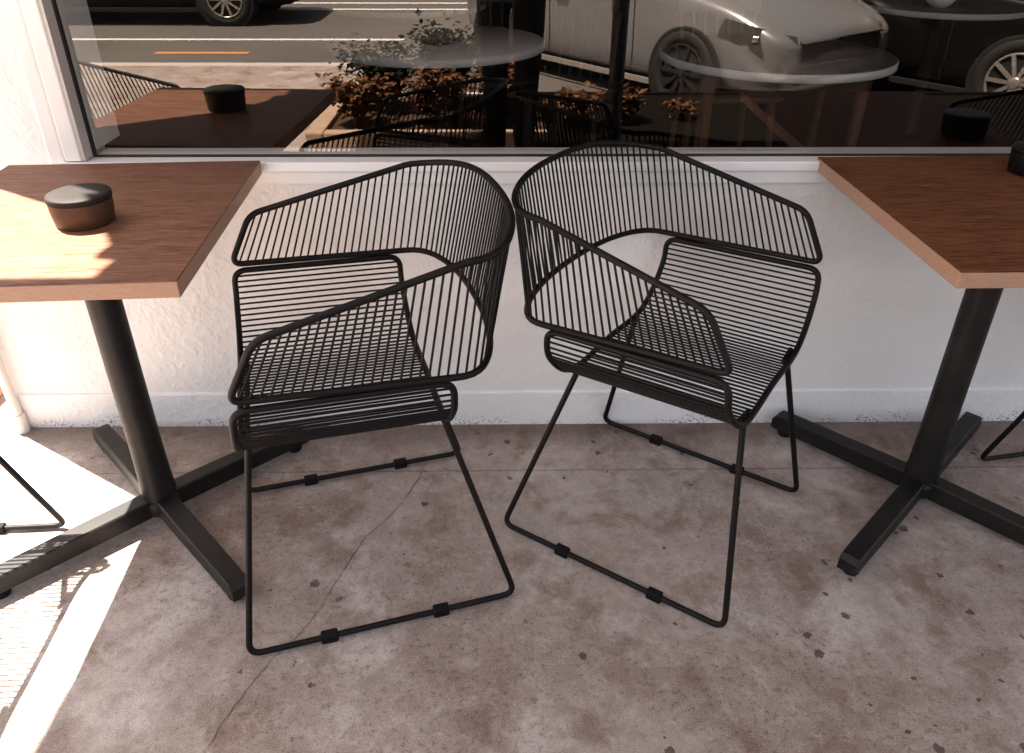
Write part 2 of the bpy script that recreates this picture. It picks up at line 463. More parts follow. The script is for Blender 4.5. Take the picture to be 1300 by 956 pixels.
gk = MB()
gk.box(JX, XW, GY - .004, GY + .006, ZS + .0005, ZS + .0040); gk.box(JX - .001, JX + .004, GY - .004, GY + .006, ZS + .0045, ZW - .002)
gk.build('gasket', M['gasket'], wf)
gp = MB(); gp.add([(JX + .002, GY, ZS + .003), (XW, GY, ZS + .003), (XW, GY, ZW - .001), (JX + .002, GY, ZW - .001)], [(0, 1, 2, 3)])
gp.build('window_pane', M['glass'], wf, fix=False)
si = MB(); si.bbox(JX + .002, XW, GY + .010, GY + .062, ZS - .03, ZS + .003, .002); si.bbox(JX - .03, JX + .0, GY + .022, .16, ZS + .01, ZW, .002)
si.build('inner_sill', M['trim'], wf)
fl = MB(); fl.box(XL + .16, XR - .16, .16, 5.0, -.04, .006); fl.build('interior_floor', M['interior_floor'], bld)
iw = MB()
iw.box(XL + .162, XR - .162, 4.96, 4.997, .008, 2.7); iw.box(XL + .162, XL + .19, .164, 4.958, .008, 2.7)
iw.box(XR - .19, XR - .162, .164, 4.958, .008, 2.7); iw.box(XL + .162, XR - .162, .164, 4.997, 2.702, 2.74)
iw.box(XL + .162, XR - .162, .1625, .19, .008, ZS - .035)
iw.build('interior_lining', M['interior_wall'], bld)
# canopy over the pavement, out of view; left edge shaped for the table and paving shadows
ed = [(-1.407, FY), (-1.396, -.027), (-1.375, -.06), (-1.351, -.100), (-1.356, -.135), (-1.352, -.158), (-1.318, -.163), (-1.322, -.20), (-1.32, -.228), (-1.745, -.236), (-1.745, -1.98), (5.6, -1.98), (5.6, FY)]
aw = MB(); aw.prism(ed, 2.60, 2.605)
aw.build('canopy', M['soffit'], bld)
fa = MB(); fa.bbox(-1.74, 5.6, -2.02, -1.982, 2.50, 2.72, .004); fa.build('canopy_fascia', M['post'], bld)
dp = MB(); dp.tube([(-1.322, -.033, .03), (-1.322, -.033, 2.58)], .0125, 20)
dp.tube([(-1.322, -.033, .0), (-1.322, -.033, .055)], .0165, 20)
dp.build('downpipe', M['pipe'], bld)
# timber/brick step beside the building, at the very edge of the photograph
st = MB(); st.bbox(-2.4, -1.47, .06, .36, 0, .075, .008)
tag(st.build('brick_step', M['terracotta']), 'reddish brown brick step beyond the white downpipe at the left edge', 'step')

# canopy posts
def post(x, y):
    t = empty('canopy_post', (x, y, 0))
    m = MB(); m.tube([(0, 0, .012), (0, 0, 2.6)], .036, 16); m.build('shaft', M['post'], t)
    m = MB(); m.bbox(-.08, .08, -.08, .08, 0, .012, .003); m.build('base_plate', M['post'], t)
    return t
tag(post(.50, -1.93), 'dark round canopy post between the photographer and the long dark mulch bed', 'post', 'canopy posts')
tag(post(4.9, -1.93), 'dark round canopy post at the far right end of the canopy', 'post', 'canopy posts')

# ------------------------------------------------------------------ wire chair
G = {'fx': .2911, 'rx': -.233, 'fy': .2409, 'A': (.2301, .2632, .5884), 'B': (-.1336, .2695, .5737), 'C': (-.2221, .5808), 'n': 2.2325,
     'U': (.1786, .2682, .6907), 'V': (-.1502, .2561, .7703), 'W': (-.2666, .7965), 'm': 2.4209}
def rail(A, B, C, n):
    half = []
    for s in (1, -1):
        h = [Vector((A[0], s * A[1], A[2]))]
        for k in range(19):
            t = k / 18 * math.pi / 2
            c = max(math.cos(t), 0) ** (2 / n); si_ = math.sin(t) ** (2 / n)
            h.append(Vector((B[0] + (C[0] - B[0]) * si_, s * B[1] * c, B[2] + (C[1] - B[2]) * math.sin(t) ** 2)))
        half.append(h)
    return half[0] + half[1][::-1][1:]
def crom(P, k=8):
    P = [Vector(p) for p in P]; E = [2 * P[0] - P[1]] + P + [2 * P[-1] - P[-2]]; out = []
    for i in range(len(P) - 1):
        a, b, c, d = E[i:i + 4]
        for j in range(k):
            t = j / k
            out.append(.5 * ((2 * b) + (c - a) * t + (2 * a - 5 * b + 4 * c - d) * t * t + (3 * b - a - 3 * c + d) * t ** 3))
    out.append(P[-1]); return out
def shell_prof(xt, xb, dz):
    pr = [(.2655, .5724), (.2517, .5064), (.1601, .434), (0, .4335)]; P = []
    for y, z in pr:
        wq = (z - .4335) / (.5724 - .4335); P.append((xb + (xt - xb) * wq, y, z + dz))
    P += [(x, -y, z) for x, y, z in P[:-1][::-1]]
    return crom(P)
RF, RW = .0062, .0021
def make_chair():
    root = empty('wire_chair')
    low = rail(G['A'], G['B'], G['C'], G['n']); up = rail(G['U'], G['V'], G['W'], G['m'])
    # backrest and arms: one band of upright wires in a bent tube frame
    L = resample(low, [i / 90 for i in range(91)]); U = resample(up, [i / 90 for i in range(91)])
    loop = L + U[::-1]
    rad = [0] * len(loop)
    for i in (0, 90, 91, 181): rad[i] = .022
    def corner(P, Q):                     # join two rails with rounded corners
        return P
    def trim(P, d):
        tot = sum((P[i + 1] - P[i]).length for i in range(len(P) - 1))
        return resample(P, [d / tot + (1 - 2 * d / tot) * i / 90 for i in range(91)])
    d = .024
    L2 = trim(L, d); U2 = trim(U, d)
    def arc(p0, c, p2, seg=8):
        return [p0 * (1 - u) ** 2 + c * 2 * u * (1 - u) + p2 * u * u for u in [k / seg for k in range(1, seg)]]
    def side(cl, cu, l2, u2):             # from lower rail end to upper rail end
        e = (cu - cl).normalized()
        a = cl + e * d; b = cu - e * d
        return arc(l2, cl, a) + [a, b] + arc(b, cu, u2)
    path = L2 + side(L[-1], U[-1], L2[-1], U2[-1]) + U2[::-1] + side(L[0], U[0], L2[0], U2[0])[::-1]
    b = MB(); b.tube(path, RF, 10, closed=True)
    N = 86
    fr = [(i + 1) / (N + 1) for i in range(N)]
    for p, q in zip(resample(low, fr), resample(up, fr)): b.tube([p, q], RW, 6, cap=False)
    b.build('backrest', M['steel'], root)
    # seat shell: front-to-back wires in a trough-shaped frame
    F = shell_prof(.2281, .2375, 0); B = shell_prof(-.1187, -.119, -.0095)
    F2 = trim(F, .026); B2 = trim(B, .026)
    def side2(cf, cb, f2, b2):
        e = (cb - cf).normalized(); a = cf + e * .026; bb = cb - e * .026
        return arc(f2, cf, a) + [a, bb] + arc(bb, cb, b2)
    path = F2 + side2(F[-1], B[-1], F2[-1], B2[-1]) + B2[::-1] + side2(F[0], B[0], F2[0], B2[0])[::-1]
    s = MB(); s.tube(path, RF, 10, closed=True)
    N = 56; fr = [(i + 1) / (N + 1) for i in range(N)]
    for p, q in zip(resample(F, fr), resample(B, fr)): s.tube([p, q], RW, 6, cap=False)
    s.build('seat', M['steel'], root)
    # two sled bases
    for sy in (1, -1):
        m = MB()
        tf = Vector((.2265, sy * .130, .4225)); tr = Vector((-.1185, sy * .130, .4145))
        f = Vector((G['fx'], sy * G['fy'], .0105)); rr = Vector((G['rx'], sy * G['fy'], .0105))
        m.tube(fillet([tf, f, rr, tr], [0, .026, .026, 0]), RF, 10)
        for q, e in ((tf, -1), (tr, 1)):                     # weld brackets under the seat frame
            m.tube([q + Vector((0, -sy * .022, .002)), q + Vector((0, sy * .022, .010))], RF * .9, 8)
        sl = m.build('sled_leg', M['steel'], root)
        for u in (.285, .705):
            c = f.lerp(rr, u); gm = MB()
            gm.bbox(c.x - .016, c.x + .016, c.y - .0095, c.y + .0095, .0, .021, .003)
            gm.build('glide', M['rubber'], sl)
    return root
chair = make_chair()
CG = 'black wire armchairs along the shopfront'
spots = [(-.3021, -.4490, 3.4208, 'black wire armchair facing the left table, its back touching the other full chair'),
         (.2959, -.3478, -.6085, 'black wire armchair facing the right table, open seat turned to the camera'),
         (-1.3036, -0.6640, .0566, 'sunlit wire armchair cut off by the left edge, one sled corner in view'),
         (1.5079, -0.3856, -2.9689, 'shaded wire armchair cut off by the right edge, beyond the right table base')]
for i, (x, y, a, lb) in enumerate(spots):
    o = chair if i == 0 else copy_tree(chair)
    o.location = (x, y, 0); o.rotation_euler = (0, 0, a)
    tag(o, lb, 'chair', CG)

# ------------------------------------------------------------------ cafe tables
TW, TD, TH, TT = .5388, .6184, .74, .03
def make_table(x, y, a, ba, mat, label):
    t = empty('cafe_table', (x, y, 0), a)
    tag(t, label, 'table', 'square cafe tables under the window')
    m = MB(); m.bbox(-TW / 2, TW / 2, -TD / 2, TD / 2, TH - TT, TH - .0022, .0016)
    e = m.build('tabletop', M['ply_edge'], t)
    s = MB(); s.bbox(-TW / 2 + .0004, TW / 2 - .0004, -TD / 2 + .0004, TD / 2 - .0004, TH - .0022, TH, .0008)
    s.build('top_veneer', mat, e)
    c = MB()
    c.lathe([(.037, .062), (.0375, .08), (.0355, .10), (.0335, .20), (.032, TH - TT - .012), (.032, TH - TT - .0005)], 32)
    c.build('column', M['column'], t)
    pl = MB(); pl.bbox(-.12, .12, -.12, .12, TH - TT - .010, TH - TT - .0008, .002); pl.build('mounting_plate', M['column'], t)
    hub = MB(); hub.lathe([(.040, .024), (.042, .030), (.042, .050), (.040, .058), (.030, .062)], 32); hub.build('hub', M['column'], t)
    arm = .375
    for k in range(4):
        an = ba - a + k * math.pi / 2
        Mx = Matrix.Rotation(an, 4, 'Z')
        f = MB(); bm = []
        # tapering arm: deeper at the hub, with a chamfered end
        sec = [(.030, .022, .067, .0215), (.12, .021, .065, .0215), (arm - .030, .019, .060, .0205), (arm - .010, .019, .058, .0205), (arm, .019, .046, .0200)]
        vs = []
        for (xx, z0, z1, hw) in sec:
            b = .003
            for yy, zz in ((-hw, z0), (hw, z0), (hw, z1 - b), (hw - b, z1), (-hw + b, z1), (-hw, z1 - b)):
                vs.append(Mx @ Vector((xx, yy, zz)))
        fs = []
        for i in range(len(sec) - 1):
            for q in range(6): fs.append((i * 6 + q, i * 6 + (q + 1) % 6, (i + 1) * 6 + (q + 1) % 6, (i + 1) * 6 + q))
        fs += [tuple(range(6))[::-1], tuple(range(len(vs) - 6, len(vs)))]
        f.add(vs, fs)
        ft = f.build('foot', M['column'], t)
        gm = MB(); c0 = Mx @ Vector((arm - .032, 0, 0))
        gm.lathe([(.016, 0), (.0175, .003), (.0175, .010), (.011, .012), (.006, .020)], 20, (c0.x, c0.y, 0)); gm.build('glide', M['rubber'], ft)
    return t
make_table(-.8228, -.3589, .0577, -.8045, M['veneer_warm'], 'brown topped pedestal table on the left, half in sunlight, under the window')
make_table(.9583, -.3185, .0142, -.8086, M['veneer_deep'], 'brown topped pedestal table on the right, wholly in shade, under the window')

def tin(x, y, label, mb='tin', ml='tin_lid', rz=0):
    t = empty('lidded_tin', (x, y, TH + .0005), rz)
    tag(t, label, 'tin', 'dark lidded tins on the tables')
    m = MB(); m.lathe([(.0470, 0), (.0490, .002), (.0522, .026), (.0530, .042), (.0530, .0445)], 48); m.build('tin_body', M[mb], t)
    m = MB(); m.lathe([(.0515, .0446), (.0538, .0458), (.0540, .0525), (.0530, .0545), (.0505, .0556), (.030, .0560), (0, .0560)], 48); m.build('lid', M[ml], t)
tin(-.7860, -.4060, 'round dark tin with a lid, half lit by sun on the left brown table')
tin(1.1075, -.1330, 'dark tin at the right photo edge, on the shaded brown table', 'column', 'column')

# ------------------------------------------------------------------ inside the cafe
def round_table(x, y, rad, label, apron=False, a=0, top='round_top'):
    t = empty('round_table', (x, y, .006), a)
    tag(t, label, 'table', 'round tables inside the window')
    m = MB(); m.lathe([(rad - .004, .706), (rad, .709), (rad, .731), (rad - .004, .734)], 64); tp = m.build('tabletop', M['ply_light'], t)
    m = MB(); m.lathe([(0, .7345), (rad - .003, .7345), (rad - .005, .736), (0, .736)], 64); m.build('top_surface', M[top], tp)
    if apron:
        s = rad * .66
        m = MB()
        for k in range(4):
            m.box(-s, s, s - .022, s, .655, .704, 0, Matrix.Rotation(k * math.pi / 2, 4, 'Z'))
        m.build('apron', M['orange_wood'], t)
        for sx in (-1, 1):
            for sy in (-1, 1):
                m = MB(); m.tube([(sx * (s - .02), sy * (s - .02), 0), (sx * (s - .02), sy * (s - .02), .70)], [.014, .022], 10); m.build('leg', M['orange_wood'], t)
    else:
        m = MB(); m.lathe([(.22, 0), (.22, .015), (.05, .03), (.035, .05), (.032, .70), (.12, .7045)], 32); m.build('pedestal', M['dark_wood'], t)
    return t
round_table(-.29, 1.58, .435, 'pale round table inside the window, left of the middle, with a grey pot on it', top='brightened_top')
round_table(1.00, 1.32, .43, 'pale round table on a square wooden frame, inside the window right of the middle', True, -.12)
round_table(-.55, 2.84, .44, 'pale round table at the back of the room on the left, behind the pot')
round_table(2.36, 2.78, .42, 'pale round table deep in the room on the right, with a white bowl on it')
m = MB(); m.lathe([(.05, 0), (.064, .004), (.066, .06), (.064, .082), (.058, .084), (.056, .02), (0, .02)], 32, (-.275, 1.50, .7425))
tag(m.build('small_pot', M['clay']), 'grey pot standing on the pale round table behind the glass', 'pot')
m = MB(); m.lathe([(.03, 0), (.05, .01), (.085, .05), (.08, .05), (.045, .014), (0, .012)], 32, (2.26, 2.62, .7425))
tag(m.build('small_bowl', M['trim']), 'white bowl on the far right round table inside', 'bowl')

def spindle_chair(x, y, a, wood, label):
    t = empty('spindle_chair', (x, y, .006), a)
    tag(t, label, 'chair', 'wooden spindle-back chairs inside the window')
    m = MB(); m.bbox(-.20, .20, -.20, .20, .435, .46, .008); m.build('seat', wood, t)
    for sx in (-1, 1):
        for sy in (-1, 1):
            m = MB(); m.tube([(sx * .19, sy * .19, 0), (sx * .16, sy * .16, .437)], [.013, .018], 10); m.build('leg', wood, t)
    m = MB(); P = [(-.20, .155 + .06, .80), (-.1, .24, .80), (0, .25, .80), (.1, .24, .80), (.20, .215, .80)]
    vs = []
    for q in P:
        for dz in (-.035, .035):
            for dy in (-.009, .009): vs.append((q[0], q[1] + dy, q[2] + dz))
    fs = []
    for i in range(4):
        k = i * 4
        fs += [(k, k + 4, k + 5, k + 1), (k + 2, k + 3, k + 7, k + 6), (k, k + 2, k + 6, k + 4), (k + 1, k + 5, k + 7, k + 3)]
    fs += [(0, 1, 3, 2), (16, 18, 19, 17)]
    m.add(vs, fs); m.build('top_rail', wood, t)
    for k in range(7):
        u = -1 + 2 * k / 6
        m = MB(); m.tube([(u * .165, .175, .455), (u * .18, .232 - .02 * u * u, .77)], .0085, 8); m.build('spindle', wood, t)
    return t
spindle_chair(1.02, 1.98, .1, M['spindle_wood'], 'worn wooden spindle chair tucked behind the right hand round table')
spindle_chair(.32, 2.05, -.5, M['dark_wood'], 'dark spindle chair at the right side of the left round table')
spindle_chair(-.10, 2.30, .2, M['dark_wood'], 'dark spindle chair between the two left round tables')

# ------------------------------------------------------------------ street side (seen in the window)
def make_car(paint, dark=False, rimmat='alloy', name='parked_car'):
    t = empty(name)
    # stations along x (front = +x): x, half width, z floor, z shoulder, z top, top half width
    S = [(-1.95, .62, .34, .78, .80, .40), (-1.90, .76, .24, .88, .92, .55), (-1.70, .82, .20, .95, 1.22, .56), (-1.35, .85, .18, .96, 1.42, .57), (-.70, .86, .17, .95, 1.47, .58),
         (-.05, .86, .17, .94, 1.46, .58), (.35, .86, .17, .93, 1.34, .57), (.80, .86, .17, .92, 1.03, .60), (1.00, .86, .17, .90, .98, .62), (1.40, .85, .18, .86, .92, .62),
         (1.72, .84, .19, .79, .85, .60), (1.93, .81, .20, .70, .75, .58), (2.05, .76, .22, .64, .67, .56), (2.11, .70, .28, .56, .585, .54)]
    def sect(s):
        x, wd, zf, zs, zt, tw = s
        h = [(0, zf), (wd * .86, zf), (wd * .985, zf + .10), (wd, zf + .30 * (zs - zf) + .08), (wd, zs - .16), (wd * .985, zs - .05), (wd * .955, zs), (tw + .5 * (wd * .955 - tw), zs + .5 * (zt - zs)), (tw + .04, zt - .03), (tw - .06, zt), (0, zt + .015)]
        return [Vector((x, y, z)) for y, z in h] + [Vector((x, -y, z)) for y, z in h[1:-1][::-1]]
    vs = []; n = None
    body = MB(); rows = [sect(s) for s in S]; n = len(rows[0])
    for r_ in rows: vs += r_
    fs = []
    for i in range(len(rows) - 1):
        for k in range(n): fs.append((i * n + k, i * n + (k + 1) % n, (i + 1) * n + (k + 1) % n, (i + 1) * n + k))
    fs += [tuple(range(n))[::-1], tuple(range((len(rows) - 1) * n, len(rows) * n))]
    body.add(vs, fs, True)
    bo = body.build('body', paint, t)
    mod = bo.modifiers.new('smooth', 'SUBSURF'); mod.levels = 2; mod.render_levels = 2
    # glazing: side windows and windscreens set 6 mm outside the cabin surface
    def pane(poly, nm='side_window'):
        m_ = MB(); m_.add(poly, [tuple(range(len(poly)))]); o = m_.build(nm, M['car_glass'], t, fix=False)
        so = o.modifiers.new('thick', 'SOLIDIFY'); so.thickness = .008; so.offset = 0
    for s in (1, -1):
        pane([(-1.45, s * .80, 1.0), (-.42, s * .815, .99), (-.42, s * .64, 1.38), (-1.25, s * .63, 1.36)])
        pane([(-.34, s * .815, .99), (.66, s * .80, .98), (.20, s * .645, 1.36), (-.34, s * .64, 1.385)])
    pane([(.93, .62, 1.01), (.93, -.62, 1.01), (.40, -.52, 1.375), (.40, .52, 1.375)], 'windscreen')
    pane([(-1.84, .56, 1.0), (-1.84, -.56, 1.0), (-1.52, -.5, 1.39), (-1.52, .5, 1.39)], 'rear_window')
    # shut lines, sill trim, handles, mirrors
    for s in (1, -1):
        m_ = MB(); m_.bbox(-1.0, 1.02, s * .845 - .012, s * .845 + .012, .165, .215, .006); m_.build('sill_trim', M['arch'] if dark else M['alloy'], t)
        for xx in (-.38, .70):
            m_ = MB(); m_.tube([(xx, s * .852, .24), (xx + .01, s * .8615, .5), (xx, s * .861, .78), (xx - .02, s * .835, .91)], .004, 6); m_.build('door_seam', M['arch'], t)
        for xx in (-.20, -1.10):
            m_ = MB(); m_.tube(fillet([(xx - .09, s * .858, .76), (xx - .07, s * .885, .76), (xx + .07, s * .885, .76), (xx + .09, s * .858, .76)], .01), .011, 8); m_.build('door_handle', M['chrome'], t)
        m_ = MB(); m_.bbox(.42, .58, min(s * .84, s * 1.0), max(s * .84, s * 1.0), .95, 1.07, .03); m_.build('wing_mirror', paint, t)
        m_ = MB()
        L = [(1.55, .835, .64), (1.60, .825, .755), (1.86, .775, .715), (2.05, .55, .65), (2.085, .55, .53), (1.94, .78, .52)]
        m_.add([(x + .022, s * (y + .022), z) for x, y, z in L] + [(x - .05, s * (y - .05), z) for x, y, z in L], [tuple(range(6))] + [(i, (i + 1) % 6, 6 + (i + 1) % 6, 6 + i) for i in range(6)])
        hl = m_.build('headlight', M['lens'], t)
        m_ = MB(); m_.tube([(1.86, s * .80, .635), (1.90, s * .785, .635)], .03, 16); m_.build('lamp_bulb', M['chrome'], hl)
    m_ = MB(); m_.bbox(1.98, 2.105, -.54, .54, .46, .60, .02); gr = m_.build('grille', M['grille'], t)
    m_ = MB(); m_.bbox(2.0, 2.115, -.54, .54, .605, .618, .004); m_.bbox(2.0, 2.115, -.54, .54, .44, .452, .004); m_.build('grille_trim', M['chrome'], gr)
    m_ = MB(); m_.bbox(1.95, 2.10, -.56, .56, .30, .38, .02); m_.build('air_intake', M['grille'], t)
    for xx in (1.28, -1.22):
        for s in (1, -1):
            a = MB(); a.lathe([(0, s * .70), (.36, s * .70), (.36, s * .872), (.345, s * .874), (0, s * .874)], 48, (xx, 0, .30), axis='y'); a.build('wheel_arch', M['arch'], t)
            wt = MB(); wt.lathe([(.20, s * .70), (.30, s * .70), (.318, s * .72), (.318, s * .865), (.30, s * .885), (.225, s * .885), (.215, s * .86)], 48, (xx, 0, .318), axis='y')
            tw = wt.build('wheel', M['tyre'], t)
            rm = MB(); rm.lathe([(.222, s * .87), (.218, s * .889), (.205, s * .889), (.20, s * .87)], 48, (xx, 0, .318), axis='y')
            rm.lathe([(0, s * .87), (.045, s * .87), (.045, s * .893), (.03, s * .897), (0, s * .897)], 24, (xx, 0, .318), axis='y')
            ns = 10
            for k in range(ns):
                an = 2 * math.pi * k / ns
                Mx = Matrix.Translation((xx, 0, .318)) @ Matrix.Rotation(an, 4, 'Y')
                y0, y1 = sorted((s * .872, s * .892))
                rm.box(.035, .21, y0, y1, -.014, .014, 0, Mx)
            rm.build('rim', M[rimmat], tw)
    return t
def put(c, x, y, head, sc, label):
    c.location = (x, y, ROAD); c.rotation_euler = (0, 0, head); c.scale = (sc,) * 3
    tag(c, label, 'car')
HEAD = math.atan2(.8, .6)
def front_wheel_at(c, x, y, head, sc, label):     # place by the left front wheel
    lx, ly = 1.28 * sc, .88 * sc
    put(c, x - (lx * math.cos(head) - ly * math.sin(head)), y - (lx * math.sin(head) + ly * math.cos(head)), head, sc, label)
front_wheel_at(make_car(M['car_silver'], False, 'arch'), 1.40, -4.62, HEAD, 1.0, 'silver hatchback parked nose-in at the kerb, mirrored in the shop window')
front_wheel_at(make_car(M['car_black'], True), 3.85, -4.22, HEAD, 1.0, 'black car parked nose-in beside the silver one, alloy wheel mirrored at the right')
cb = make_car(M['car_black'], True)
put(cb, -4.97, -10.2, 0.0, 1.05, 'dark car passing along the far lane, mirrored at the top left of the window')

# long bed of near-black soil and a low bed of shrubs along the pavement edge
pb = empty('garden_bed', (2.5, -3.1, 0)); tag(pb, 'long bed of dark mulch along the pavement edge in front of the parked cars', 'garden bed')
m = MB(); m.bbox(-2.34, 2.6, .66, .70, 0, .05, .004); m.bbox(-2.34, 2.6, -.70, -.66, 0, .05, .004); m.bbox(-2.34, -2.30, -.659, .659, 0, .05, .004); m.bbox(2.56, 2.6, -.659, .659, 0, .05, .004)
m.build('edging', M['planter'], pb)
m = MB(); m.box(-2.299, 2.559, -.659, .659, .004, .035); m.build('soil', M['dark_soil'], pb)
gb = empty('garden_bed', (-.43, -3.0, 0)); tag(gb, 'low garden bed edged in tan stone, full of rusty leafy shrubs', 'garden bed')
m = MB(); m.bbox(-.70, -.60, -.55, .42, 0, .09, .01); m.bbox(-.598, .66, .34, .42, 0, .09, .01); m.bbox(-.598, .66, -.55, -.47, 0, .09, .01); m.build('stone_edging', M['edge_stone'], gb)
m = MB(); m.box(-.598, .66, -.468, .338, .0, .06); m.build('soil', M['soil'], gb)

def shrub(x, y, z, h, rad, n, mat, label, seed):
    rn = random.Random(seed)
    t = empty('leafy_shrub', (x, y, z)); tag(t, label, 'shrub', 'shrubs along the pavement edge')
    st_ = MB(); lf = MB(); tips = []
    for k in range(7):
        a = rn.uniform(0, 6.283); rr = rad * rn.uniform(.3, .9)
        mid = Vector((math.cos(a) * rr * .35, math.sin(a) * rr * .35, h * .5)); tip = Vector((math.cos(a) * rr, math.sin(a) * rr, h * rn.uniform(.7, 1.05)))
        st_.tube([(0, 0, 0), mid, tip], [.006, .004, .002], 6); tips += [(mid, tip)]
    for k in range(n):
        a_, b_ = rn.choice(tips); c = a_.lerp(b_, rn.uniform(-.4, 1.05)) + Vector((rn.gauss(0, rad * .22), rn.gauss(0, rad * .22), rn.gauss(0, h * .10)))
        if c.z < .015: c.z = .015 + rn.random() * .05
        L = rn.uniform(.025, .055); W_ = L * rn.uniform(.32, .5)
        d = Vector((rn.gauss(0, 1), rn.gauss(0, 1), rn.gauss(.2, .7))).normalized(); u = d.cross(Vector((0, 0, 1)))
        u = u.normalized() if u.length > .01 else Vector((1, 0, 0)); nn = u.cross(d)
        lf.add([c, c + d * L * .5 + u * W_ + nn * .004, c + d * L + nn * -.006, c + d * L * .5 - u * W_ + nn * .004, c + d * L * .5 - nn * .003], [(0, 1, 4), (1, 2, 4), (2, 3, 4), (3, 0, 4)])
    st_.build('stem', M['stem'], t); lf.build('foliage', mat, t, fix=False)
for i, (x, y, h, rad, n, k, lb) in enumerate([
        (-.86, -2.85, .26, .20, 260, 'leaf_rust', 'rusty leaved shrub at the front left corner of the garden bed'),
        (-.76, -3.28, .36, .28, 420, 'leaf_green', 'dark green shrub at the rear left corner of the garden bed'),
        (-.42, -2.90, .30, .24, 340, 'leaf_rust', 'rusty leaved shrub at the middle front of the garden bed'),
        (-.38, -3.30, .44, .30, 520, 'leaf_green', 'tallest dark green shrub, at the middle rear of the garden bed'),
        (-.02, -3.28, .36, .26, 380, 'leaf_green', 'dark green shrub at the rear right corner of the garden bed'),
        (-.02, -2.92, .34, .22, 300, 'leaf_rust', 'rusty leaved shrub at the front right corner of the garden bed')]):
    shrub(x, y, .058, h, rad, int(n * 3.6), M[k], lb, 11 + i)
for i, (x, y, h, rd, n, lb) in enumerate([(.42, -2.90, .22, .17, 900, 'rusty leaved plant at the left front corner of the dark mulch bed'), (.70, -3.02, .17, .14, 520, 'rusty leaved plant second from the left in the dark mulch bed'),
                               (1.10, -3.1, .09, .10, 260, 'smallest rusty leaved plant, third from the left in the dark mulch bed')]):
    shrub(x, y, .034, h, rd, n, M['leaf_rust'], lb, 31 + i)

# ------------------------------------------------------------------ the photographer, standing at the kerb side and mirrored in the window
def person(x, y):
    t = empty('person', (x, y, 0)); tag(t, 'person in dark clothes taking the photograph, mirrored as a dark shape in the window', 'person')
    V = []; E = []; Rr = []
    def vtx(p, r, parent=None):
        V.append(p); Rr.append(r if isinstance(r, tuple) else (r, r))
        if parent is not None: E.append((parent, len(V) - 1))
        return len(V) - 1
    pel = vtx((0, 0, .93), (.155, .11)); sp = vtx((0, .005, 1.08), (.135, .10), pel); ch = vtx((0, .0, 1.25), (.155, .11), sp); up = vtx((0, -.01, 1.36), (.12, .085), ch)
    nk = vtx((0, .005, 1.43), .052, up); nk2 = vtx((0, .02, 1.49), .052, nk)
    h1 = vtx((0, .035, 1.54), (.062, .075), nk2); h2 = vtx((0, .03, 1.60), (.073, .088), h1); h3 = vtx((0, .02, 1.66), (.066, .078), h2); vtx((0, .015, 1.70), .04, h3)
    ns = vtx((0, .118, 1.575), .014, h2)
    for s in (1, -1):
        vtx((s * .082, .015, 1.585), .016, h2)
        hp = vtx((s * .085, 0, .87), .092, pel); kn = vtx((s * .075, .015, .50), .062, hp); cf = vtx((s * .072, -.015, .33), .056, kn); an = vtx((s * .07, -.02, .095), .042, cf)
        hl = vtx((s * .07, -.015, .045), .042, an); vtx((s * .08, .16, .03), .034, hl)
        sh = vtx((s * .165, -.01, 1.34), .062, up); el = vtx((s * .215, .02, 1.07), .046, sh); wr = vtx((s * .095, .165, 1.215), .031, el)
        pm = vtx((s * .075, .20, 1.24), (.034, .022), wr)
        for k in range(4):
            a = vtx((s * .078, .228, 1.225 + k * .018), .0095, pm); b = vtx((s * .066, .250, 1.222 + k * .018), .009, a); vtx((s * .042, .252 , 1.222 + k * .017), .008, b)
        a = vtx((s * .055, .185, 1.262), .011, pm); vtx((s * .036, .187, 1.275), .009, a)
    me = bpy.data.meshes.new('body'); me.from_pydata(V, E, []); bo = link(bpy.data.objects.new('body', me), t)
    sk = bo.modifiers.new('skin', 'SKIN'); 
    for i, r in enumerate(Rr): me.skin_vertices[0].data[i].radius = r
    me.skin_vertices[0].data[0].use_root = True
    sub = bo.modifiers.new('sub', 'SUBSURF'); sub.levels = 2; sub.render_levels = 2
    c = NT('skin_and_dark_clothes'); v = c.coord(); sep = c.node('ShaderNodeSeparateXYZ'); c.link(v, sep.inputs[0])
    isk = c.math('MAXIMUM', c.math('GREATER_THAN', sep.outputs['Z'], 1.455), c.math('MULTIPLY', c.math('GREATER_THAN', sep.outputs['Y'], .168), c.math('GREATER_THAN', sep.outputs['Z'], .5)))
    wv = c.noise(c.coord('Object', (1, 1, 1)), 300, 3)
    cl = c.mix(wv, (.008, .0075, .0075), (.018, .017, .017))
    me.materials.append(c.set(c.mix(isk, cl, (.45, .27, .19)), .85, 0, .2))
    hm = MB(); hm.lathe([(0, .148), (.05, .135), (.082, .095), (.094, .05), (.092, .0), (.080, -.045), (.05, -.05)], 28, (0, -.012, 1.595)); hr = hm.build('hair', M['hair'], t)
    for p in hr.data.vertices:
        if p.co.y > .055 and p.co.z < 1.66: p.co.y = .055
    return t
PX, PY = .015, -2.035
person(PX, PY)
cb_ = empty('photo_camera', (-.0367, -1.80, 1.26)); tag(cb_, 'black camera held in both hands by the photographer facing the window', 'camera')
m = MB(); m.bbox(-.062, .062, -.030, .008, -.045, .042, .008); m.bbox(-.022, .022, -.026, .010, .043, .060, .006); m.build('camera_body', M['cam_black'], cb_)
m = MB(); m.lathe([(.030, .009), (.032, .012), (.032, .040), (.028, .042), (.026, .036), (0, .034)], 32, (0, 0, 0), axis='y'); m.build('lens', M['cam_black'], cb_)

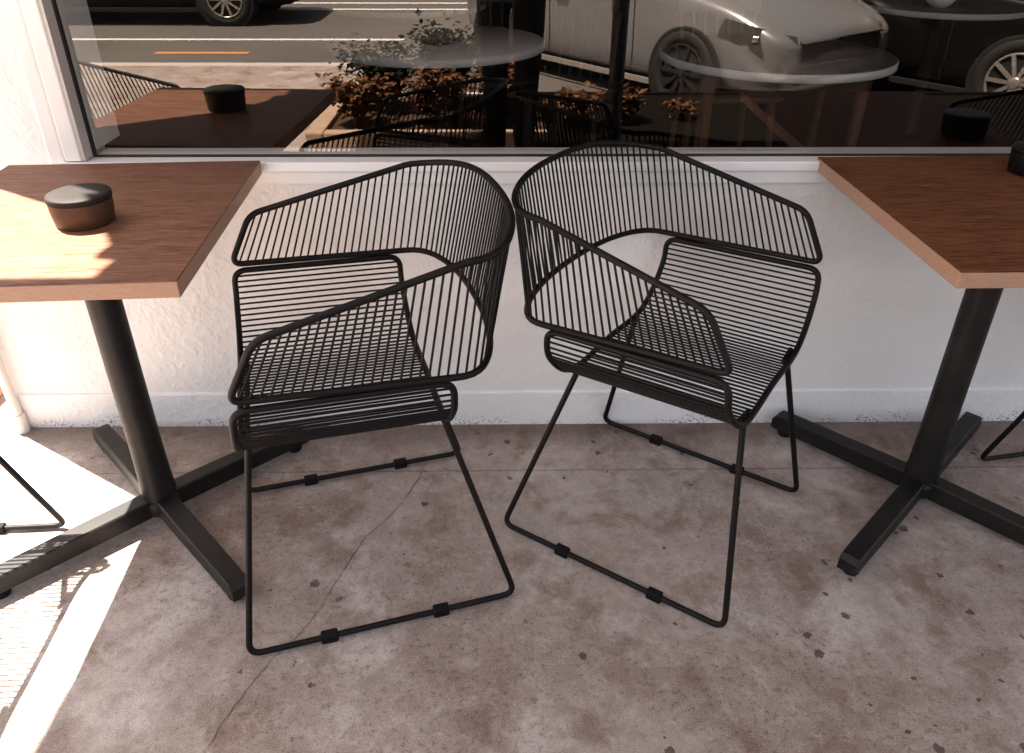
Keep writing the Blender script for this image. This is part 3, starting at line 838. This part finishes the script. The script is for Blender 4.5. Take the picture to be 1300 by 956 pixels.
# ------------------------------------------------------------------ camera, sun, sky
W, H = 1300, 956
cam = bpy.data.cameras.new('camera'); co = bpy.data.objects.new('camera', cam); link(co)
f, th, roll, yaw, cx, cy, cz, ppx, ppy = 986.41, .5234, .0039, .0178, -.0367, -1.7415, 1.26, 651.79, 431.74
fw = Vector((math.sin(yaw) * math.cos(th), math.cos(yaw) * math.cos(th), -math.sin(th)))
r0 = fw.cross(Vector((0, 0, 1))).normalized(); u0 = r0.cross(fw)
rt = r0 * math.cos(roll) + u0 * math.sin(roll); upv = u0 * math.cos(roll) - r0 * math.sin(roll)
mw = Matrix((rt, upv, -fw)).transposed().to_4x4(); mw.translation = (cx, cy, cz)
co.matrix_world = mw
cam.sensor_fit = 'HORIZONTAL'; cam.sensor_width = 36; cam.lens = f * 36 / W
cam.shift_x = -(ppx - W / 2) / W; cam.shift_y = (ppy - H / 2) / W
cam.clip_start = .02; cam.clip_end = 600
scene.camera = co

EL = R(67.5); hd = Vector((-.845, .534)).normalized()
sd = Vector((hd.x * math.cos(EL), hd.y * math.cos(EL), math.sin(EL)))
sl = bpy.data.lights.new('sun', 'SUN'); sl.energy = 5.0; sl.angle = R(.5); sl.color = (1, .965, .925)
so = bpy.data.objects.new('sun', sl); link(so); so.rotation_euler = sd.to_track_quat('Z', 'Y').to_euler(); so.location = (-4, 3, 9)

wd = bpy.data.worlds.new('World'); scene.world = wd; wd.use_nodes = True
nt = wd.node_tree; bg = nt.nodes['Background']
sky = nt.nodes.new('ShaderNodeTexSky'); sky.sky_type = 'NISHITA'; sky.sun_disc = False
sky.sun_elevation = EL; sky.sun_rotation = math.atan2(hd.x, hd.y); sky.dust_density = 3.0; sky.air_density = 1.0
hs = nt.nodes.new('ShaderNodeHueSaturation'); hs.inputs['Saturation'].default_value = .6
nt.links.new(sky.outputs[0], hs.inputs['Color']); nt.links.new(hs.outputs[0], bg.inputs['Color']); bg.inputs['Strength'].default_value = .06

vs_ = scene.view_settings
scene.display_settings.display_device = 'sRGB'
vs_.view_transform = 'Standard'; vs_.look = 'None'; vs_.gamma = 1.0; vs_.use_curve_mapping = False
vs_.exposure = 2.95
vs_.use_white_balance = True; vs_.white_balance_temperature = 7150; vs_.white_balance_tint = 12
scene.render.engine = 'CYCLES'
cy_ = scene.cycles
cy_.use_denoising = True
cy_.max_bounces = 10; cy_.diffuse_bounces = 6; cy_.glossy_bounces = 6; cy_.transparent_max_bounces = 16
cy_.sample_clamp_indirect = 8; cy_.caustics_reflective = False; cy_.caustics_refractive = False
